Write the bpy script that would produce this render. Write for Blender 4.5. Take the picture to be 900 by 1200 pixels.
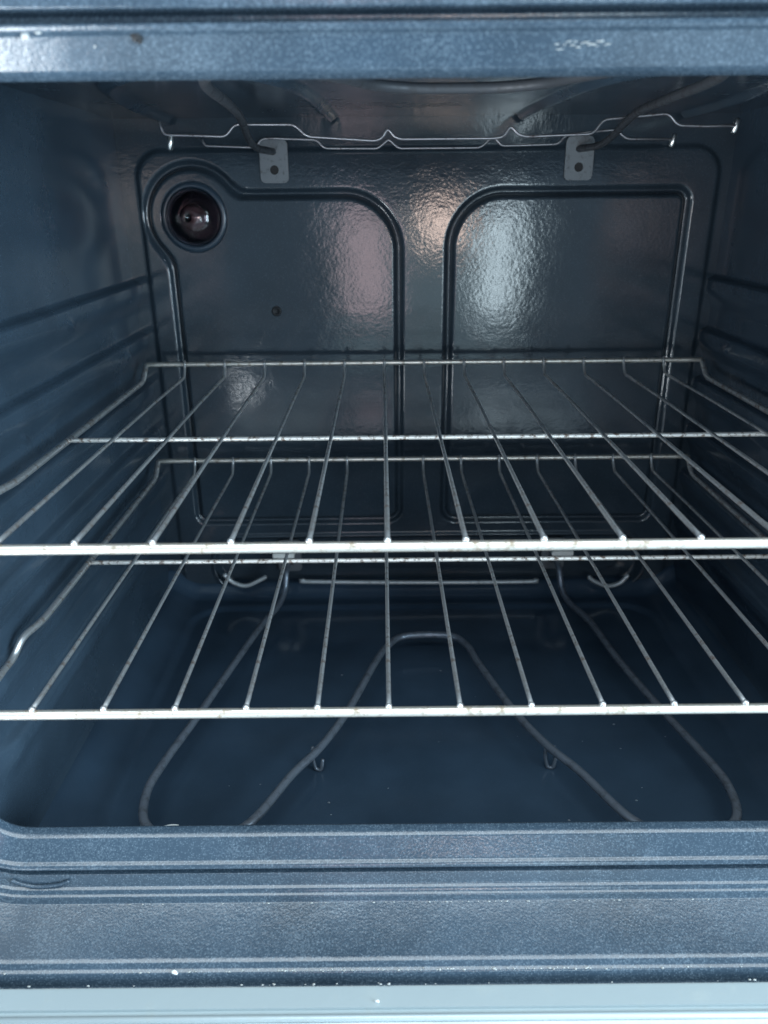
import bpy, bmesh, math, random
from mathutils import Vector, Matrix
random.seed(7)
for o in list(bpy.data.objects): bpy.data.objects.remove(o)
scene = bpy.context.scene
C = scene.collection

# ------------------------------------------------------------------ camera
cam_d = bpy.data.cameras.new('camera'); cam = bpy.data.objects.new('camera', cam_d); C.objects.link(cam)
cam_d.sensor_fit = 'HORIZONTAL'; cam_d.sensor_width = 36.0; cam_d.lens = 898.7/900*36
cam_d.clip_start = .01; cam_d.clip_end = 50
PITCH, ROLL = 0.3849, -0.0093
fw = Vector((0, math.cos(PITCH), -math.sin(PITCH))); rt = Vector((1, 0, 0)); up = rt.cross(fw)
r2 = rt*math.cos(ROLL)+up*math.sin(ROLL); u2 = -rt*math.sin(ROLL)+up*math.cos(ROLL)
M4 = Matrix.Identity(4)
for i in range(3):
    M4[i][0] = r2[i]; M4[i][1] = u2[i]; M4[i][2] = -fw[i]
cam.matrix_world = M4
cam_d.dof.use_dof = True; cam_d.dof.focus_distance = .60; cam_d.dof.aperture_fstop = 9
scene.camera = cam

# ------------------------------------------------------------------ world and lamps
w = bpy.data.worlds.new('World'); scene.world = w; w.use_nodes = True
bg = w.node_tree.nodes['Background']; bg.inputs['Color'].default_value = (.46, .66, .86, 1); bg.inputs['Strength'].default_value = .75

def area(name, loc, target, sx, sy, power, col):
    l = bpy.data.lights.new(name, 'AREA'); l.shape = 'RECTANGLE'; l.size = sx; l.size_y = sy; l.energy = power; l.color = col
    o = bpy.data.objects.new(name, l); C.objects.link(o); o.location = loc
    o.rotation_euler = (Vector(target)-Vector(loc)).to_track_quat('-Z', 'Y').to_euler()
    return o
area('window_light', (1.45, -.42, -.05), (-.20, .55, -.15), .9, 1.0, 62, (.66, .86, 1))
area('kitchen_ceiling_light', (.1, -.18, 1.75), (.05, .35, -.4), 2.6, 1.5, 80, (.88, .97, 1))
area('added_low_uplight', (-.78, -.08, -.44), (-.78, -.08, 1), .8, .5, 34, (.88, .95, 1))  # unseen lamp added to shine up and brighten the top of the frame
area('added_pale_reflection_light', (.15, -.85, -.24), (.05, .87, -.06), .66, .52, 1.35, (.62, .88, .95))  # unseen lamp added for the broad pale reflection on the back panel
area('added_strip_reflection_light', (.385, -.83, -.17), (.12, .87, -.06), .10, .38, 1.7, (.74, .91, 1))  # unseen lamp added for the narrow bright reflection on the back panel
area('added_warm_reflection_light', (.19, -.83, -.03), (.06, .87, -.01), .12, .12, .8, (1, .74, .62))  # lamp added to reflect as the warm spot of a person in front
area('added_pink_reflection_light', (-.06, -.82, -.16), (-.01, .87, -.06), .15, .36, .75, (1, .66, .70))  # lamp added to reflect as the pink patch of a person in front

vs = scene.view_settings
vs.view_transform = 'Standard'; vs.look = 'None'; vs.exposure = 0; vs.gamma = 1; vs.use_curve_mapping = False

# ------------------------------------------------------------------ materials
def nodes(name):
    m = bpy.data.materials.new(name); m.use_nodes = True
    nt = m.node_tree; return m, nt, nt.nodes['Principled BSDF']
def nn(nt, t, **kw):
    n = nt.nodes.new(t)
    for k, v in kw.items(): setattr(n, k, v)
    return n
def ramp(nt, src, p0, c0, p1, c1):
    r = nn(nt, 'ShaderNodeValToRGB'); e = r.color_ramp.elements
    e[0].position = p0; e[0].color = (*c0, 1) if len(c0) == 3 else c0
    e[1].position = p1; e[1].color = (*c1, 1) if len(c1) == 3 else c1
    nt.links.new(src, r.inputs[0]); return r
def enamel(name, base, rough, speck, peel, peel_scale=260, fleck=(.30, .38, .46), density=.18, mottle=0):
    m, nt, b = nodes(name); L = nt.links.new
    tc = nn(nt, 'ShaderNodeTexCoord')
    n1 = nn(nt, 'ShaderNodeTexNoise'); n1.inputs['Scale'].default_value = 14; n1.inputs['Detail'].default_value = 6; L(tc.outputs['Object'], n1.inputs['Vector'])
    r1 = ramp(nt, n1.outputs['Fac'], .3, tuple(c*.8 for c in base), .75, tuple(c*1.25 for c in base))
    v = nn(nt, 'ShaderNodeTexVoronoi'); v.inputs['Scale'].default_value = 900; L(tc.outputs['Object'], v.inputs['Vector'])
    rv = ramp(nt, v.outputs['Distance'], .22, (1, 1, 1), .42, (0, 0, 0))
    sp = nn(nt, 'ShaderNodeSeparateColor'); L(v.outputs['Color'], sp.inputs[0])
    rs = ramp(nt, sp.outputs[0], density, (1, 1, 1), density+.06, (0, 0, 0))
    mu = nn(nt, 'ShaderNodeMath', operation='MULTIPLY'); L(rv.outputs[0], mu.inputs[0]); L(rs.outputs[0], mu.inputs[1])
    mu2 = nn(nt, 'ShaderNodeMath', operation='MULTIPLY'); L(mu.outputs[0], mu2.inputs[0]); mu2.inputs[1].default_value = speck
    mx = nn(nt, 'ShaderNodeMix', data_type='RGBA'); L(mu2.outputs[0], mx.inputs[0]); L(r1.outputs[0], mx.inputs[6]); mx.inputs[7].default_value = (*fleck, 1)
    out = mx.outputs[2]
    if mottle:
        nm = nn(nt, 'ShaderNodeTexNoise'); nm.inputs['Scale'].default_value = 800; nm.inputs['Detail'].default_value = 2.5; L(tc.outputs['Object'], nm.inputs['Vector'])
        nl = nn(nt, 'ShaderNodeTexNoise'); nl.inputs['Scale'].default_value = 30; nl.inputs['Detail'].default_value = 3; L(tc.outputs['Object'], nl.inputs['Vector'])
        lo = nn(nt, 'ShaderNodeMath', operation='MULTIPLY_ADD'); L(nl.outputs['Fac'], lo.inputs[0]); lo.inputs[1].default_value = .35; L(nm.outputs['Fac'], lo.inputs[2])
        rm = ramp(nt, lo.outputs[0], .66, (0, 0, 0), .92, (mottle, mottle, mottle))
        mm = nn(nt, 'ShaderNodeMix', data_type='RGBA'); L(rm.outputs[0], mm.inputs[0]); L(out, mm.inputs[6]); mm.inputs[7].default_value = (*fleck, 1); out = mm.outputs[2]
    L(out, b.inputs['Base Color'])
    n2 = nn(nt, 'ShaderNodeTexNoise'); n2.inputs['Scale'].default_value = peel_scale; n2.inputs['Detail'].default_value = 3; L(tc.outputs['Object'], n2.inputs['Vector'])
    n3 = nn(nt, 'ShaderNodeTexNoise'); n3.inputs['Scale'].default_value = 45; n3.inputs['Detail'].default_value = 2; L(tc.outputs['Object'], n3.inputs['Vector'])
    ad = nn(nt, 'ShaderNodeMath', operation='MULTIPLY_ADD'); L(n3.outputs['Fac'], ad.inputs[0]); ad.inputs[1].default_value = 2.2; L(n2.outputs['Fac'], ad.inputs[2])
    bp = nn(nt, 'ShaderNodeBump'); bp.inputs['Strength'].default_value = 1; bp.inputs['Distance'].default_value = peel; L(ad.outputs[0], bp.inputs['Height']); L(bp.outputs[0], b.inputs['Normal'])
    n4 = nn(nt, 'ShaderNodeTexNoise'); n4.inputs['Scale'].default_value = 9; n4.inputs['Detail'].default_value = 8; n4.inputs['Roughness'].default_value = .7; L(tc.outputs['Object'], n4.inputs['Vector'])
    mr = nn(nt, 'ShaderNodeMapRange'); mr.inputs[1].default_value = .3; mr.inputs[2].default_value = .75; mr.inputs[3].default_value = rough*.75; mr.inputs[4].default_value = rough*1.5
    L(n4.outputs['Fac'], mr.inputs[0]); L(mr.outputs[0], b.inputs['Roughness'])
    b.inputs['IOR'].default_value = 1.55
    return m
NAVY = (.029, .047, .067)
M_wall = enamel('dark_blue_enamel', NAVY, .22, .06, .00008)
M_back = enamel('back_panel_enamel', (.024, .036, .048), .095, .10, .00009, 330)
M_floor = enamel('floor_enamel', (.028, .050, .078), .13, .03, .00003)
M_frame = enamel('speckled_frame_enamel', (.032, .053, .077), .165, .35, .00011, 620, (.22, .29, .35), .34, .26)  # mottle mixes the enamel's speckle with orange-peel glints painted into the colour

def metal(name, col, rough, dirt, dirt_col, scale=160, thr=.6, metallic=1.0):
    m, nt, b = nodes(name); L = nt.links.new
    tc = nn(nt, 'ShaderNodeTexCoord'); n = nn(nt, 'ShaderNodeTexNoise'); n.inputs['Scale'].default_value = scale; n.inputs['Detail'].default_value = 5; n.inputs['Roughness'].default_value = .65
    L(tc.outputs['Object'], n.inputs['Vector'])
    r = ramp(nt, n.outputs['Fac'], thr, (0, 0, 0), thr+.14, (dirt, dirt, dirt))
    mx = nn(nt, 'ShaderNodeMix', data_type='RGBA'); L(r.outputs[0], mx.inputs[0]); mx.inputs[6].default_value = (*col, 1); mx.inputs[7].default_value = (*dirt_col, 1)
    L(mx.outputs[2], b.inputs['Base Color']); b.inputs['Metallic'].default_value = metallic
    mr = nn(nt, 'ShaderNodeMapRange'); mr.inputs[3].default_value = rough; mr.inputs[4].default_value = min(1, rough+.35); L(r.outputs[0], mr.inputs[0]); L(mr.outputs[0], b.inputs['Roughness'])
    bp = nn(nt, 'ShaderNodeBump'); bp.inputs['Strength'].default_value = .5; bp.inputs['Distance'].default_value = .0003; L(n.outputs['Fac'], bp.inputs['Height']); L(bp.outputs[0], b.inputs['Normal'])
    return m
M_bar = metal('worn_nickel_bar', (.74, .715, .65), .34, .85, (.30, .23, .16), 150, .52, .80)
M_wire = metal('worn_nickel_wire', (.62, .64, .65), .30, .8, (.20, .13, .09), 150, .52, .80)
M_sooty = metal('sooty_nickel_bar', (.80, .78, .73), .36, .95, (.13, .075, .05), 190, .50, .6)
M_elem = metal('grey_heating_element_sheath', (.17, .20, .24), .28, .6, (.06, .068, .082), 120, .5, .5)
M_plate = metal('dull_zinc_plate', (.16, .18, .195), .5, .8, (.12, .12, .12), 260, .55, .6)
M_hang = metal('grey_hanger_wire', (.36, .36, .38), .42, .8, (.12, .09, .09), 170, .55, .9)
M_bright = metal('bright_pin', (.85, .85, .82), .3, .4, (.4, .35, .3), 300, .6)
M_trim = metal('pale_door_trim', (.37, .44, .46), .42, .5, (.35, .40, .40), 60, .56, .25)
M_dark = metal('dark_hole', (.006, .007, .009), .6, .3, (.01, .01, .01), 100, .6, 0)
M_chip = metal('pale_residue', (.74, .78, .78), .6, .5, (.5, .48, .42), 500, .55, 0)
m, nt, b = nodes('smoky_lamp_glass'); b.inputs['Base Color'].default_value = (.55, .42, .46, 1); b.inputs['Transmission Weight'].default_value = 1; b.inputs['Roughness'].default_value = .06; b.inputs['IOR'].default_value = 1.47
M_glass = m
M_fleck = metal('grey_fleck', (.20, .23, .26), .6, .5, (.12, .13, .14), 500, .55, 0)
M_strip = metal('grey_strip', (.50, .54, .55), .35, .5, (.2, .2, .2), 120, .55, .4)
M_specks = metal('dull_pale_specks', (.44, .46, .45), .65, .6, (.24, .23, .21), 500, .5, 0)
M_broil = metal('dark_element_sheath', (.045, .05, .058), .5, .6, (.03, .03, .033), 120, .5, .2)  # broil sheath, darker than the bake element's
M_gleam = metal('pale_plate_gleam', (.85, .85, .80), .4, .3, (.5, .48, .42), 200, .6, 0)  # pale colour standing in for the reflection on the terminal plates
M_door = enamel('pale_grey_door_enamel', (.55, .60, .62), .3, .1, .0001)
M_bulb = metal('dusky_bulb_glass', (.20, .125, .125), .18, .5, (.05, .035, .04), 90, .5, 0)

# ------------------------------------------------------------------ mesh helpers
class MB:
    def __init__(s): s.v = []; s.f = []
    def tube(s, pts, r, n=10, caps=True, rend=None):
        pts = [Vector(p) for p in pts]; base = len(s.v); N = len(pts)
        t0 = (pts[1]-pts[0]).normalized(); ref = Vector((0, 0, 1)) if abs(t0.z) < .9 else Vector((1, 0, 0))
        nrm = (ref-t0*ref.dot(t0)).normalized()
        for i, p in enumerate(pts):
            t = (pts[min(i+1, N-1)]-pts[max(i-1, 0)]).normalized()
            nrm = (nrm-t*nrm.dot(t)).normalized(); bi = t.cross(nrm)
            rr = r(i/(N-1)) if callable(r) else r
            for k in range(n):
                a = 2*math.pi*k/n; s.v.append(p+(nrm*math.cos(a)+bi*math.sin(a))*rr)
        for i in range(N-1):
            for k in range(n):
                a = base+i*n+k; b_ = base+i*n+(k+1) % n
                s.f.append((a, b_, b_+n, a+n))
        if caps:
            for i, sg in ((0, -1), (N-1, 1)):
                t = (pts[1]-pts[0]).normalized() if i == 0 else (pts[-1]-pts[-2]).normalized()
                c = len(s.v); rr = r(i/(N-1)) if callable(r) else r
                s.v.append(pts[i]+t*sg*rr*.55)
                for k in range(n):
                    a = base+i*n+k; b_ = base+i*n+(k+1) % n
                    s.f.append((b_, a, c) if sg < 0 else (a, b_, c))
    def grid(s, nu, nv, fn):
        base = len(s.v)
        for j in range(nv+1):
            for i in range(nu+1): s.v.append(fn(i/nu, j/nv))
        for j in range(nv):
            for i in range(nu):
                a = base+j*(nu+1)+i; s.f.append((a, a+1, a+nu+2, a+nu+1))
    def box(s, x0, x1, y0, y1, z0, z1):
        b_ = len(s.v)
        for z in (z0, z1):
            for y in (y0, y1):
                for x in (x0, x1): s.v.append((x, y, z))
        for f in ((0, 2, 3, 1), (4, 5, 7, 6), (0, 1, 5, 4), (2, 6, 7, 3), (0, 4, 6, 2), (1, 3, 7, 5)): s.f.append(tuple(b_+i for i in f))
    def ico(s, c, r, sub=2, squash=(1, 1, 1), jit=0):
        bm = bmesh.new(); bmesh.ops.create_icosphere(bm, subdivisions=sub, radius=r)
        b_ = len(s.v)
        for v in bm.verts:
            k = 1+random.uniform(-jit, jit); s.v.append(Vector((c[0]+v.co.x*squash[0]*k, c[1]+v.co.y*squash[1]*k, c[2]+v.co.z*squash[2]*k)))
        for f in bm.faces: s.f.append(tuple(b_+v.index for v in f.verts))
        bm.free()
    def lathe(s, prof, c, n=40):
        # revolve (radius, depth toward the viewer) about the Y axis through c
        b_ = len(s.v)
        for (r, d) in prof:
            for k in range(n):
                a = 2*math.pi*k/n; s.v.append((c[0]+r*math.cos(a), c[1]-d, c[2]+r*math.sin(a)))
        for i in range(len(prof)-1):
            for k in range(n):
                a = b_+i*n+k; e = b_+i*n+(k+1) % n; s.f.append((a, e, e+n, a+n))
    def build(s, name, mat, parent=None, smooth=True, bevel=0, auto=None):
        me = bpy.data.meshes.new(name)
        off = parent_loc(parent)
        me.from_pydata([tuple(Vector(v)-off) for v in s.v], [], s.f); me.materials.append(mat)
        bm = bmesh.new(); bm.from_mesh(me); bmesh.ops.recalc_face_normals(bm, faces=bm.faces)
        if bevel: bmesh.ops.bevel(bm, geom=list(bm.edges), offset=bevel, segments=2, affect='EDGES', clamp_overlap=True)
        bm.to_mesh(me); bm.free()
        if smooth: me.polygons.foreach_set('use_smooth', [True]*len(me.polygons))
        o = bpy.data.objects.new(name, me); C.objects.link(o)
        if parent: o.parent = parent
        return o
def parent_loc(p):
    v = Vector((0, 0, 0))
    while p: v += p.location; p = p.parent
    return v
def thing(name, label, cat, loc, group=None):
    o = bpy.data.objects.new(name, None); C.objects.link(o); o.location = loc; o.empty_display_size = .05
    o['label'] = label; o['category'] = cat
    if group: o['group'] = group
    return o
def spline(P, n=8):
    P = [Vector(p) for p in P]; out = []
    for i in range(len(P)-1):
        p0 = P[max(i-1, 0)]; p1 = P[i]; p2 = P[i+1]; p3 = P[min(i+2, len(P)-1)]
        for k in range(n):
            t = k/n
            out.append(.5*((2*p1)+(p2-p0)*t+(2*p0-5*p1+4*p2-p3)*t*t+(3*p1-p0-3*p2+p3)*t**3))
    out.append(P[-1]); return out
def fillet(P, r, n=6):
    P = [Vector(p) for p in P]; out = [P[0]]
    for i in range(1, len(P)-1):
        a, b_, c = P[i-1], P[i], P[i+1]
        d = min(r, (a-b_).length*.45, (c-b_).length*.45)
        s = b_+(a-b_).normalized()*d; e = b_+(c-b_).normalized()*d
        for k in range(n+1):
            t = k/n; out.append(s*(1-t)**2+b_*2*t*(1-t)+e*t*t)
    out.append(P[-1]); return out
def sstep(a, b_, x):
    t = max(0, min(1, (x-a)/(b_-a))); return t*t*(3-2*t)
def rrect(x, z, x0, x1, z0, z1, r):
    # signed distance to a rounded rectangle; r = radius or (bl, br, tl, tr)
    cx, cz = (x0+x1)/2, (z0+z1)/2; dx, dz = x-cx, z-cz
    if isinstance(r, tuple): r = r[(2 if dz > 0 else 0)+(1 if dx > 0 else 0)]
    qx = abs(dx)-(x1-x0)/2+r; qz = abs(dz)-(z1-z0)/2+r
    return min(max(qx, qz), 0)+math.hypot(max(qx, 0), max(qz, 0))-r
def smin(a, b_, k):
    h = max(k-abs(a-b_), 0)/k; return min(a, b_)-h*h*k*.25

# ------------------------------------------------------------------ cavity
XL, XR, XC = -.272, .365, .0465
YB, ZF, ZC = .870, -.463, .080
oven = thing('oven', 'dark blue enamelled oven, open at the front, with its door folded down', 'oven', (XC, .60, -.50))

LX, LZ = -.198, -.014
def back_h(x, z):
    """depth of the pressed back panel behind its face"""
    h = 0
    g = lambda d, wd, dp: dp*(.5+.5*math.cos(math.pi*min(1, abs(d)/wd)))
    dl = smin(rrect(x, z, -.226, .0185, -.362, .008, (.010, .014, .010, .058)), math.hypot(x-LX, z-LZ)-.050, .012)
    dr = rrect(x, z, .0735, .322, -.362, .008, (.014, .010, .055, .012))
    h += g(dl, .0062, .0058)+g(dr, .0062, .0058)
    h += -.0015*sstep(.004, -.006, dl)-.0015*sstep(.004, -.006, dr)
    do = rrect(x, z, -.2535, .3525, -.60, .050, .028)
    h += .0035*sstep(-.0035, .0035, do)
    dk = math.hypot(x-LX, z-LZ)
    h += .020*sstep(.0345, .0315, dk)
    db = rrect(x, z, -.210, .322, -.456, -.387, .030)
    h += .010*sstep(.003, -.005, db)+g(db-.0035, .0045, -.0028)
    h += .0012*math.sin(9*x+1)*math.sin(11*z)
    return h
mb = MB()
mb.grid(520, 440, lambda u, v: (-.285+u*.663, YB+back_h(-.285+u*.663, -.475+v*.59), -.475+v*.59))
back = mb.build('back_panel', M_back, oven)

GZ = [-.080, -.135, -.190, -.245, -.300, -.355]
def side_h(y, z):
    h = 0
    for g in GZ:
        t = z-g
        p = sstep(.0035, -.0025, t)*sstep(-.034, -.010, t)
        e = sstep(.425, .455, y)*sstep(.900, .872, y)
        h = max(h, .0085*p*e)
    for (ny, nz) in ((.668, -.0965), (.802, -.1465), (.558, -.1645)):
        d = math.hypot((y-ny)/.014, (z-nz+.5*(y-ny))/.0045)
        if d < 1: h += .0022*(.5+.5*math.cos(math.pi*d))
    h += .014*sstep(-.430, ZF, z)**2
    return h
def side(sgn, name):
    mb = MB()
    X0 = XL if sgn < 0 else XR
    def fn(u, v):
        y = .4045+u*.4855; z = -.475+v*.59
        return (X0-sgn*side_h(y, z), y, z)
    mb.grid(150, 300, fn); return mb.build('side_wall', M_wall, oven)
side(-1, 'l'); side(1, 'r')

def floor_z(x, y):
    d = min(x-XL, XR-x); z = ZF+.018*sstep(.045, 0, d)**1.5+.016*sstep(.845, .872, y)**2
    pan = rrect(x, y, XL+.040, XR-.040, .452, .835, .04)
    z -= .004*sstep(.004, -.006, pan)
    dd = max(0, .031-max(d, 0)); zl = -.3965+.031-math.sqrt(max(0, .031**2-dd**2))
    z += (zl-.0015-z)*sstep(.432, .404, y)
    return z
mb = MB(); mb.grid(260, 300, lambda u, v: (XL-.01+u*(XR-XL+.02), .402+v*.483, floor_z(XL-.01+u*(XR-XL+.02), .402+v*.483)))
mb.build('floor_pan', M_floor, oven)
URIM = [(-.050, .860), (-.056, .700), (-.072, .600), (-.110, .562), (-.160, .572), (-.200, .640), (-.215, .760), (-.215, .860)]
def seg_d(x, y, P):
    best = 1
    for (ax, ay), (bx, by) in zip(P, P[1:]):
        vx, vy = bx-ax, by-ay; t = max(0, min(1, ((x-ax)*vx+(y-ay)*vy)/(vx*vx+vy*vy)))
        best = min(best, math.hypot(x-ax-t*vx, y-ay-t*vy))
    return best
URIM = [(p.x, p.y) for p in spline([(a, b_, 0) for a, b_ in URIM], 4)]
def ceil_z(x, y):
    d = seg_d(x if x < XC else 2*XC-x, y, URIM)
    z = ZC-.026*sstep(.43, .4045, y)
    if d < .009: z -= .0060*(.5+.5*math.cos(math.pi*d/.009))
    return z
mb = MB(); mb.grid(240, 200, lambda u, v: (XL-.01+u*(XR-XL+.02), .402+v*.486, ceil_z(XL-.01+u*(XR-XL+.02), .402+v*.486)))
mb.build('ceiling', M_wall, oven)

# front frame: one stepped profile swept round the opening
ZB, ZT = -.3935, .0535
prof = [(.022, .420), (.004, .4085), (.0002, .4055), (-.0011, .4035), (.0004, .3988), (.0018, .3962), (.0147, .3888), (.0157, .3862), (.0185, .3848), (.0188, .3990), (.0238, .3990), (.0244, .3868), (.0329, .3856), (.0343, .3830), (.0364, .3818),
        (.0372, .3798), (.0418, .3792), (.0507, .3452), (.0513, .3438), (.0519, .3428), (.0543, .3408), (.0553, .3384), (.0590, .3374), (.0640, .3366), (.066, .3330), (.110, .3330)]
prof = [tuple(p) for p in fillet([(a, b_, 0) for a, b_ in prof], .0007, 2)]
def loop(o, r0=.030, n=10):
    x0, x1, z0, z1 = XL-o, XR+o, ZB-o, ZT+o; r = r0+o; P = []
    for cx, cz, a0 in ((x1-r, z1-r, 0), (x0+r, z1-r, 90), (x0+r, z0+r, 180), (x1-r, z0+r, 270)):
        for k in range(n+1):
            a = math.radians(a0+90*k/n); P.append((cx+r*math.cos(a), cz+r*math.sin(a)))
    return P
mb = MB(); n = None
for p in prof:
    P = loop(p[0]); n = len(P); mb.v += [(x, p[1], z) for x, z in P]
for i in range(len(prof)-1):
    for k in range(n): mb.f.append((i*n+k, i*n+(k+1) % n, (i+1)*n+(k+1) % n, (i+1)*n+k))
frame = mb.build('front_frame', M_frame, oven)

# unseen shell added round the cavity to keep stray light out of gaps
mb = MB()
for bx in ((XL-.10, XL-.095, .335, .93, -.50, .17), (XR+.095, XR+.10, .335, .93, -.50, .17), (XL-.095, XR+.095, .925, .93, -.50, .17), (XL-.095, XR+.095, .335, .925, -.50, -.495), (XL-.095, XR+.095, .335, .925, .165, .17)): mb.box(*bx)
mb.build('light_block_shell', M_wall, oven, smooth=False)

# door, folded down in front of the frame
mb = MB(); mb.box(XL-.09, XR+.09, -.16, .3125, -.495, -.4535); door = mb.build('door', M_door, oven, smooth=False, bevel=.003)
mb = MB(); mb.box(XL-.09, XR+.09, .3140, .3315, -.495, -.4500); mb.build('edge_trim', M_trim, door, smooth=False, bevel=.0022)
mb = MB(); mb.tube([(XL-.085, .3112, -.4520), (XR+.085, .3112, -.4520)], .0022, 10); mb.build('seam_bead', M_trim, door)
mb = MB(); mb.grid(2, 2, lambda u, v: (-.14+u*.37, -.07+v*.22, -.4531)); mb.build('window', M_floor, door)

# ------------------------------------------------------------------ lamp in the back panel
lamp = MB(); lamp.lathe([(.0356, -.0005), (.0348, .0012), (.0325, .0026), (.0300, .0030), (.0285, .001), (.028, -.004)], (LX, YB, LZ)); lamp = lamp.build('oven_lamp', M_wall, oven)
mb = MB(); R = [(.0285, 0), (.028, .006), (.0255, .0115), (.021, .016), (.015, .0192), (.008, .021), (.0004, .0216)]
mb.lathe(R+[(r*.93, d-.0018) for r, d in R[::-1]], (LX, YB, LZ)); mb.build('glass_cover', M_glass, lamp)
mb = MB(); mb.lathe([(.0004, .013), (.006, .0125), (.011, .009), (.0135, .004), (.013, -.002), (.009, -.008), (.008, -.018), (.0004, -.0185)], (LX, YB, LZ), 28); mb.build('bulb', M_bulb, lamp)

# ------------------------------------------------------------------ plates with a hole
def plate(parent, x, z0, z1, hw, mat, y, th=.0022, hole=.0045):
    hz = z0+.0125; N = 48; mb = MB()
    ring = []
    for k in range(N):
        a = 2*math.pi*k/N; lo, hi = 0, .1
        for _ in range(30):
            m_ = (lo+hi)/2
            if rrect(x+math.cos(a)*m_, hz+math.sin(a)*m_, x-hw, x+hw, z0, z1, .005) < 0: lo = m_
            else: hi = m_
        ring.append((x+math.cos(a)*lo, hz+math.sin(a)*lo))
    inner = [(x+math.cos(2*math.pi*k/N)*hole, hz+math.sin(2*math.pi*k/N)*hole) for k in range(N)]
    loops = [[(px, y, pz) for px, pz in ring], [(px, y-th, pz) for px, pz in ring], [(px, y-th, pz) for px, pz in inner], [(px, y, pz) for px, pz in inner]]
    for l in loops: mb.v += l
    for i in range(4):
        for k in range(N):
            a, b_ = i*N+k, i*N+(k+1) % N; c, d = ((i+1) % 4)*N+k, ((i+1) % 4)*N+(k+1) % N
            mb.f.append((a, b_, d, c))
    dk = MB(); dk.lathe([(.0003, 0), (hole+.0012, 0)], (x, y-.0003, hz), 20); dk.build('screw_hole', M_dark, parent)
    o = mb.build('terminal_plate', mat, parent, smooth=False)
    return o
def mirror(P): return [(2*XC-x, y, z) for x, y, z in P[::-1]]

# bake element on the floor
ez = -.445
half = [(-.118, .872, -.412), (-.118, .850, -.412), (-.119, .835, -.416), (-.121, .825, -.435), (-.127, .805, ez), (-.140, .760, ez), (-.158, .680, ez), (-.176, .595, ez), (-.191, .530, ez), (-.1955, .495, ez),
        (-.188, .462, ez), (-.165, .444, ez), (-.135, .442, ez), (-.106, .460, ez), (-.079, .514, ez), (-.058, .548, ez), (-.036, .600, ez), (-.011, .680, ez), (.002, .712, ez), (.022, .733, ez)]
path = spline(half+[(x-.0095*sstep(.74, .66, y), y, z) for x, y, z in mirror(half)], 7)
mb = MB(); mb.tube(path, .0036, 12); bake = mb.build('bake_element', M_elem, oven)
for sx in (-1, 1):
    x = -.119 if sx < 0 else 2*XC+.119
    plate(bake, x, -.4335, -.391, .0145, M_plate, YB+.0062)
    fx = -.0605 if sx < 0 else 2*XC+.0515
    mb = MB(); mb.tube(fillet([(fx-.004, .546, ez+.002), (fx-.0045, .546, ez-.010), (fx-.002, .544, ZF-.0025), (fx+.003, .543, ZF-.0025), (fx+.0045, .544, ez-.010)], .004), .0016, 8); mb.build('support_foot', M_elem, bake)

# broil element under the ceiling
bz = .064
hb = [(-.110, .872, .048), (-.113, .850, .048), (-.120, .825, .049), (-.122, .790, .054), (-.114, .700, bz), (-.106, .600, bz), (-.103, .520, bz), (-.092, .470, bz), (-.065, .448, bz), (-.036, .465, bz), (-.018, .490, bz),
      (-.004, .515, bz), (.016, .530, bz), (.034, .534, bz)]
mb = MB(); mb.tube(spline(hb+mirror(hb), 7), .0033, 12); broil = mb.build('broil_element', M_broil, oven)
for x in (-.110, .2045):
    plate(broil, x, .0185, .0600, .0145, M_plate, YB-.0005)
def hanger(pts, y0, r):
    """pts: pixel-free list of (X, z) at distance y0"""
    mb = MB(); mb.tube(fillet([(x, y0, z) for x, z in pts], .0045, 5), r, 8); return mb.build('support_wire', M_hang, broil)
hanger([(-0.1907, 0.0651), (-0.1882, 0.0551), (-0.1343, 0.0533), (-0.1261, 0.0626), (-0.0745, 0.0621), (-0.0639, 0.0527), (-0.0047, 0.0489), (0.0013, 0.0509), (0.0065, 0.0588), (0.0117, 0.0521), (0.0176, 0.05), (0.0993, 0.05), (0.1074, 0.0513), (0.1128, 0.0599), (0.1191, 0.0532), (0.1259, 0.0511), (0.1844, 0.0527), (0.1929, 0.0638), (0.2483, 0.068), (0.2577, 0.0587), (0.2837, 0.0578), (0.3072, 0.0583)], .74, .00115)
hanger([(-0.1742, 0.057), (-0.1713, 0.0517), (-0.1222, 0.0498), (-0.1167, 0.0573), (-0.1067, 0.0579), (-0.0618, 0.0561), (-0.0555, 0.0485), (-0.0028, 0.048), (0.0031, 0.0525), (0.0081, 0.0562), (0.0123, 0.0524), (0.0181, 0.0479), (0.0983, 0.0479), (0.1072, 0.0561), (0.1122, 0.0561), (0.1183, 0.0493), (0.1734, 0.0503), (0.1811, 0.0585), (0.2108, 0.0613), (0.2289, 0.0626), (0.2406, 0.0543), (0.2848, 0.0539)], .83, .0011)
for p in ((-.1835, .742, .0490), (.3085, .742, .0580), (.2865, .832, .0530)):
    mb = MB(); mb.tube([(p[0]-.001, p[1], p[2]-.0052), (p[0]+.001, p[1], p[2]+.0052)], .0026, 10); mb.build('pin', M_bright, broil)

# small hole and screw in the back panel
mb = MB(); mb.lathe([(.0055, -.004), (.0055, .0008), (.0045, .0018), (.0030, .0012), (.0024, .0006), (.0003, .0005)], (-.1165, YB-.0010, -.1115), 20); mb.build('sensor_grommet', M_dark, oven)

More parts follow.
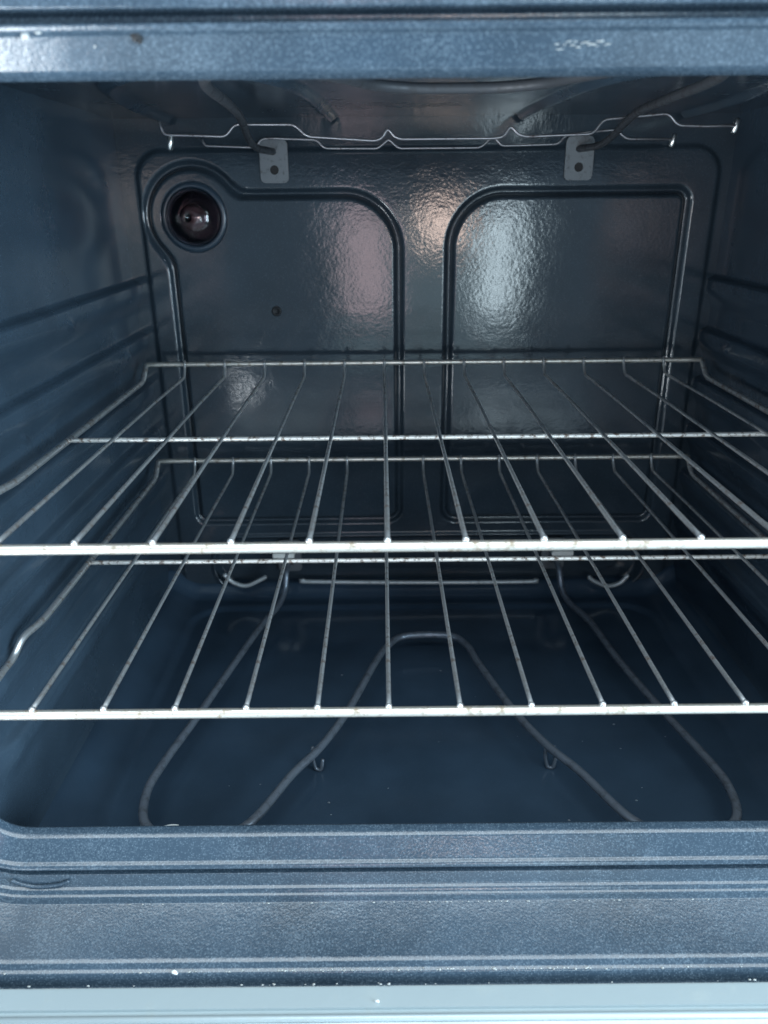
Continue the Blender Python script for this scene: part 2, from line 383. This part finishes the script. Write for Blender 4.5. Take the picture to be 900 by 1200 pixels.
# ------------------------------------------------------------------ racks
S = .0433; K0, K1 = -6, 8
def make_rack(label, z):
    r = thing('oven_rack', label, 'oven rack', (XC, .60, z-.012), 'wire racks sliding in the oven')
    x0, x1 = K0*S+.0018, K1*S+.0018
    yf, ym, yb, bz_ = .387, .602, .8365, .014
    mb = MB(); mb.tube([(x0-.006+i*(x1-x0+.012)/40, yf, z-.0004) for i in range(41)], .0030, 14); mb.build('front_bar', M_bar, r)
    mb = MB(); mb.tube([(x0+i*(x1-x0)/40, ym, z-.0014) for i in range(41)], .0020, 12); mb.build('middle_bar', M_sooty, r)
    mb = MB(); mb.tube([(x0+i*(x1-x0)/40, yb, z+bz_) for i in range(41)], .0026, 12); mb.build('back_bar', M_bar, r)
    for sx, x in ((-1, x0), (1, x1)):
        P = [(x, yb, z+bz_), (x, yb-.018, z-.001), (x, .505, z-.003), (x+sx*.005, .482, z-.003), (x+sx*.0085, .470, z-.014), (x+sx*.0085, .430, z-.014), (x+sx*.004, .395, z-.004), (x, yf, z-.0008)]
        mb = MB(); mb.tube(fillet(P, .008), .0027, 10); mb.build('side_rail', M_wire, r)
    wire = None
    for k in range(K0+1, K1):
        x = k*S+.0018
        if wire is None:
            P = [(x, yf+.0005, z+.0034)]+[(x, yf+.02+i*.1, z+.0034) for i in range(4)]+[(x, .809, z+.0020), (x, .823, z+.002), (x, yb-.006, z+.011), (x, yb-.0038, z+.0185)]
            mb = MB(); mb.tube(fillet(P, .006, 4), .00145, 8)
            mb.ico((x, yf+.0004, z+.0033), .0021, 2)
            wire = mb.build('wire', M_wire, r); first = x
        else:
            c = wire.copy(); C.objects.link(c); c.parent = r; c.location.x = x-first
    return r
make_rack('upper wire rack with bright front bar, just below the lamp and pressed back panels', -.177)
make_rack('lower wire rack with bright front bar, standing over the bake element', -.2875)

# ------------------------------------------------------------------ residue and crumbs
mb = MB()
def on_floor(x, y): return floor_z(x, y)+.0004
for _ in range(26):
    x = random.uniform(-.17, .30); y = random.uniform(.47, .70)
    mb.ico((x, y, on_floor(x, y)), random.uniform(.0003, .0009), 1, (1.6, 1, .4), .3)
o = mb.build('floor_flecks', M_fleck, oven); o['kind'] = 'stuff'
mb = MB(); mb.tube(spline([(-.212+.0062*i, .474+.003*math.sin(i*1.3)*.5+.0009*i, on_floor(-.2+.006*i, .474)) for i in range(8)], 4), lambda t: .0004+.0007*math.sin(math.pi*t), 6); mb.build('scratch', M_chip, oven)

# residue and a pale streak on the frame, and loose crumbs
mb = MB()
for _ in range(150):
    x = random.gauss(.03, .12); k = random.random()
    o_, y = (.0549+random.uniform(-.0005, .0003), .3392-random.uniform(-.0004, .0008)) if k < .8 else (.0421, .3780)
    mb.ico((x, y, ZB-o_+.0004), random.uniform(.0002, .0006), 1, (1.8, 1, .5), .35)
mb.ico((-.154, .3872, ZT+.0145), .0019, 2, (1, .5, .8), .25); mb.ico((-.148, .3868, ZT+.0155), .0010, 1, (2, .5, .6), .3)
mb.ico((-.125, .3892, ZT+.0105), .0006, 1, (1, .6, 1), .2)
for i in range(20): mb.ico((.078+i*.0012, .3905+random.uniform(-.0006, .0004), ZT+.0100+random.gauss(0, .0010)), random.uniform(.0002, .0006), 1, (3.2, .3, .6), .3)  # thin pale streak of flattened specks on the top frame
o = mb.build('residue_and_streak', M_specks, oven); o['kind'] = 'stuff'
def crumb(label, c, r):
    t = thing('crumb', label, 'crumb', (c[0], c[1], c[2]-r*.5)); mb = MB(); mb.ico(c, r, 2, (1.2, .9, .7), .22); mb.ico((c[0]+r*.9, c[1]-r*.4, c[2]-r*.2), r*.6, 2, (1, 1, .6), .2)
    q = mb.build('crumb', M_chip); q['label'] = label; q['category'] = 'crumb'; bpy.data.objects.remove(t); return q
crumb('white crumb lying in the groove at the left of the lower frame, largest of all', (-.1345, .3386, -.4478), .0016)
crumb('round white crumb lying on the pale door edge', (-.007, .3195, -.4491), .0010)
mb = MB()
for _ in range(24):
    mb.ico((random.choice((random.gauss(-.075, .012), random.uniform(-.25, .25), random.gauss(.02, .1))), .3315-random.uniform(0, .0012), -.4500+random.uniform(0, .0005)), random.uniform(.0002, .0006), 1, (1.8, 1, .6), .3)
o = mb.build('edge_residue', M_specks, oven); o['kind'] = 'stuff'
mb = MB(); mb.tube(spline([(-.252, .3850, ZB-.0265), (-.246, .3846, ZB-.0295), (-.236, .3842, ZB-.0315), (-.222, .3845, ZB-.0305), (-.214, .3852, ZB-.0280)], 6), .0013, 8); mb.build('gasket_clip', M_frame, oven)
mb = MB(); mb.ico((-.1065, .3885, ZT+.0152), .0030, 3, (.75, .3, 1.1), .12); mb.ico((-.1050, .3892, ZT+.0132), .0022, 2, (.7, .3, 1), .15); mb.build('scorch_mark', M_dark, oven)
# pale strips added as floor-edge highlights, and pale blocks as gleam on terminal plates
def strip(P): mb = MB(); mb.tube(spline(P, 6), .0027, 8); mb.build('highlight_strip', M_strip, oven)
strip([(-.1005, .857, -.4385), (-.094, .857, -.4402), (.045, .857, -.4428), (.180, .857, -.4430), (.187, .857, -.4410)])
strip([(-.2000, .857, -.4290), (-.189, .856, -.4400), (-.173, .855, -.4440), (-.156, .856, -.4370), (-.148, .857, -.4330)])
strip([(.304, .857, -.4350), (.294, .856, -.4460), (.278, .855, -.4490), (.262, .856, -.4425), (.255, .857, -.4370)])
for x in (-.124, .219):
    mb = MB(); mb.box(x-.013, x+.013, .852, .8675, -.4055, -.3995); mb.build('gleam_block', M_gleam, bake, smooth=False, bevel=.0006)  # added block, coloured pale as the shine of the plate face
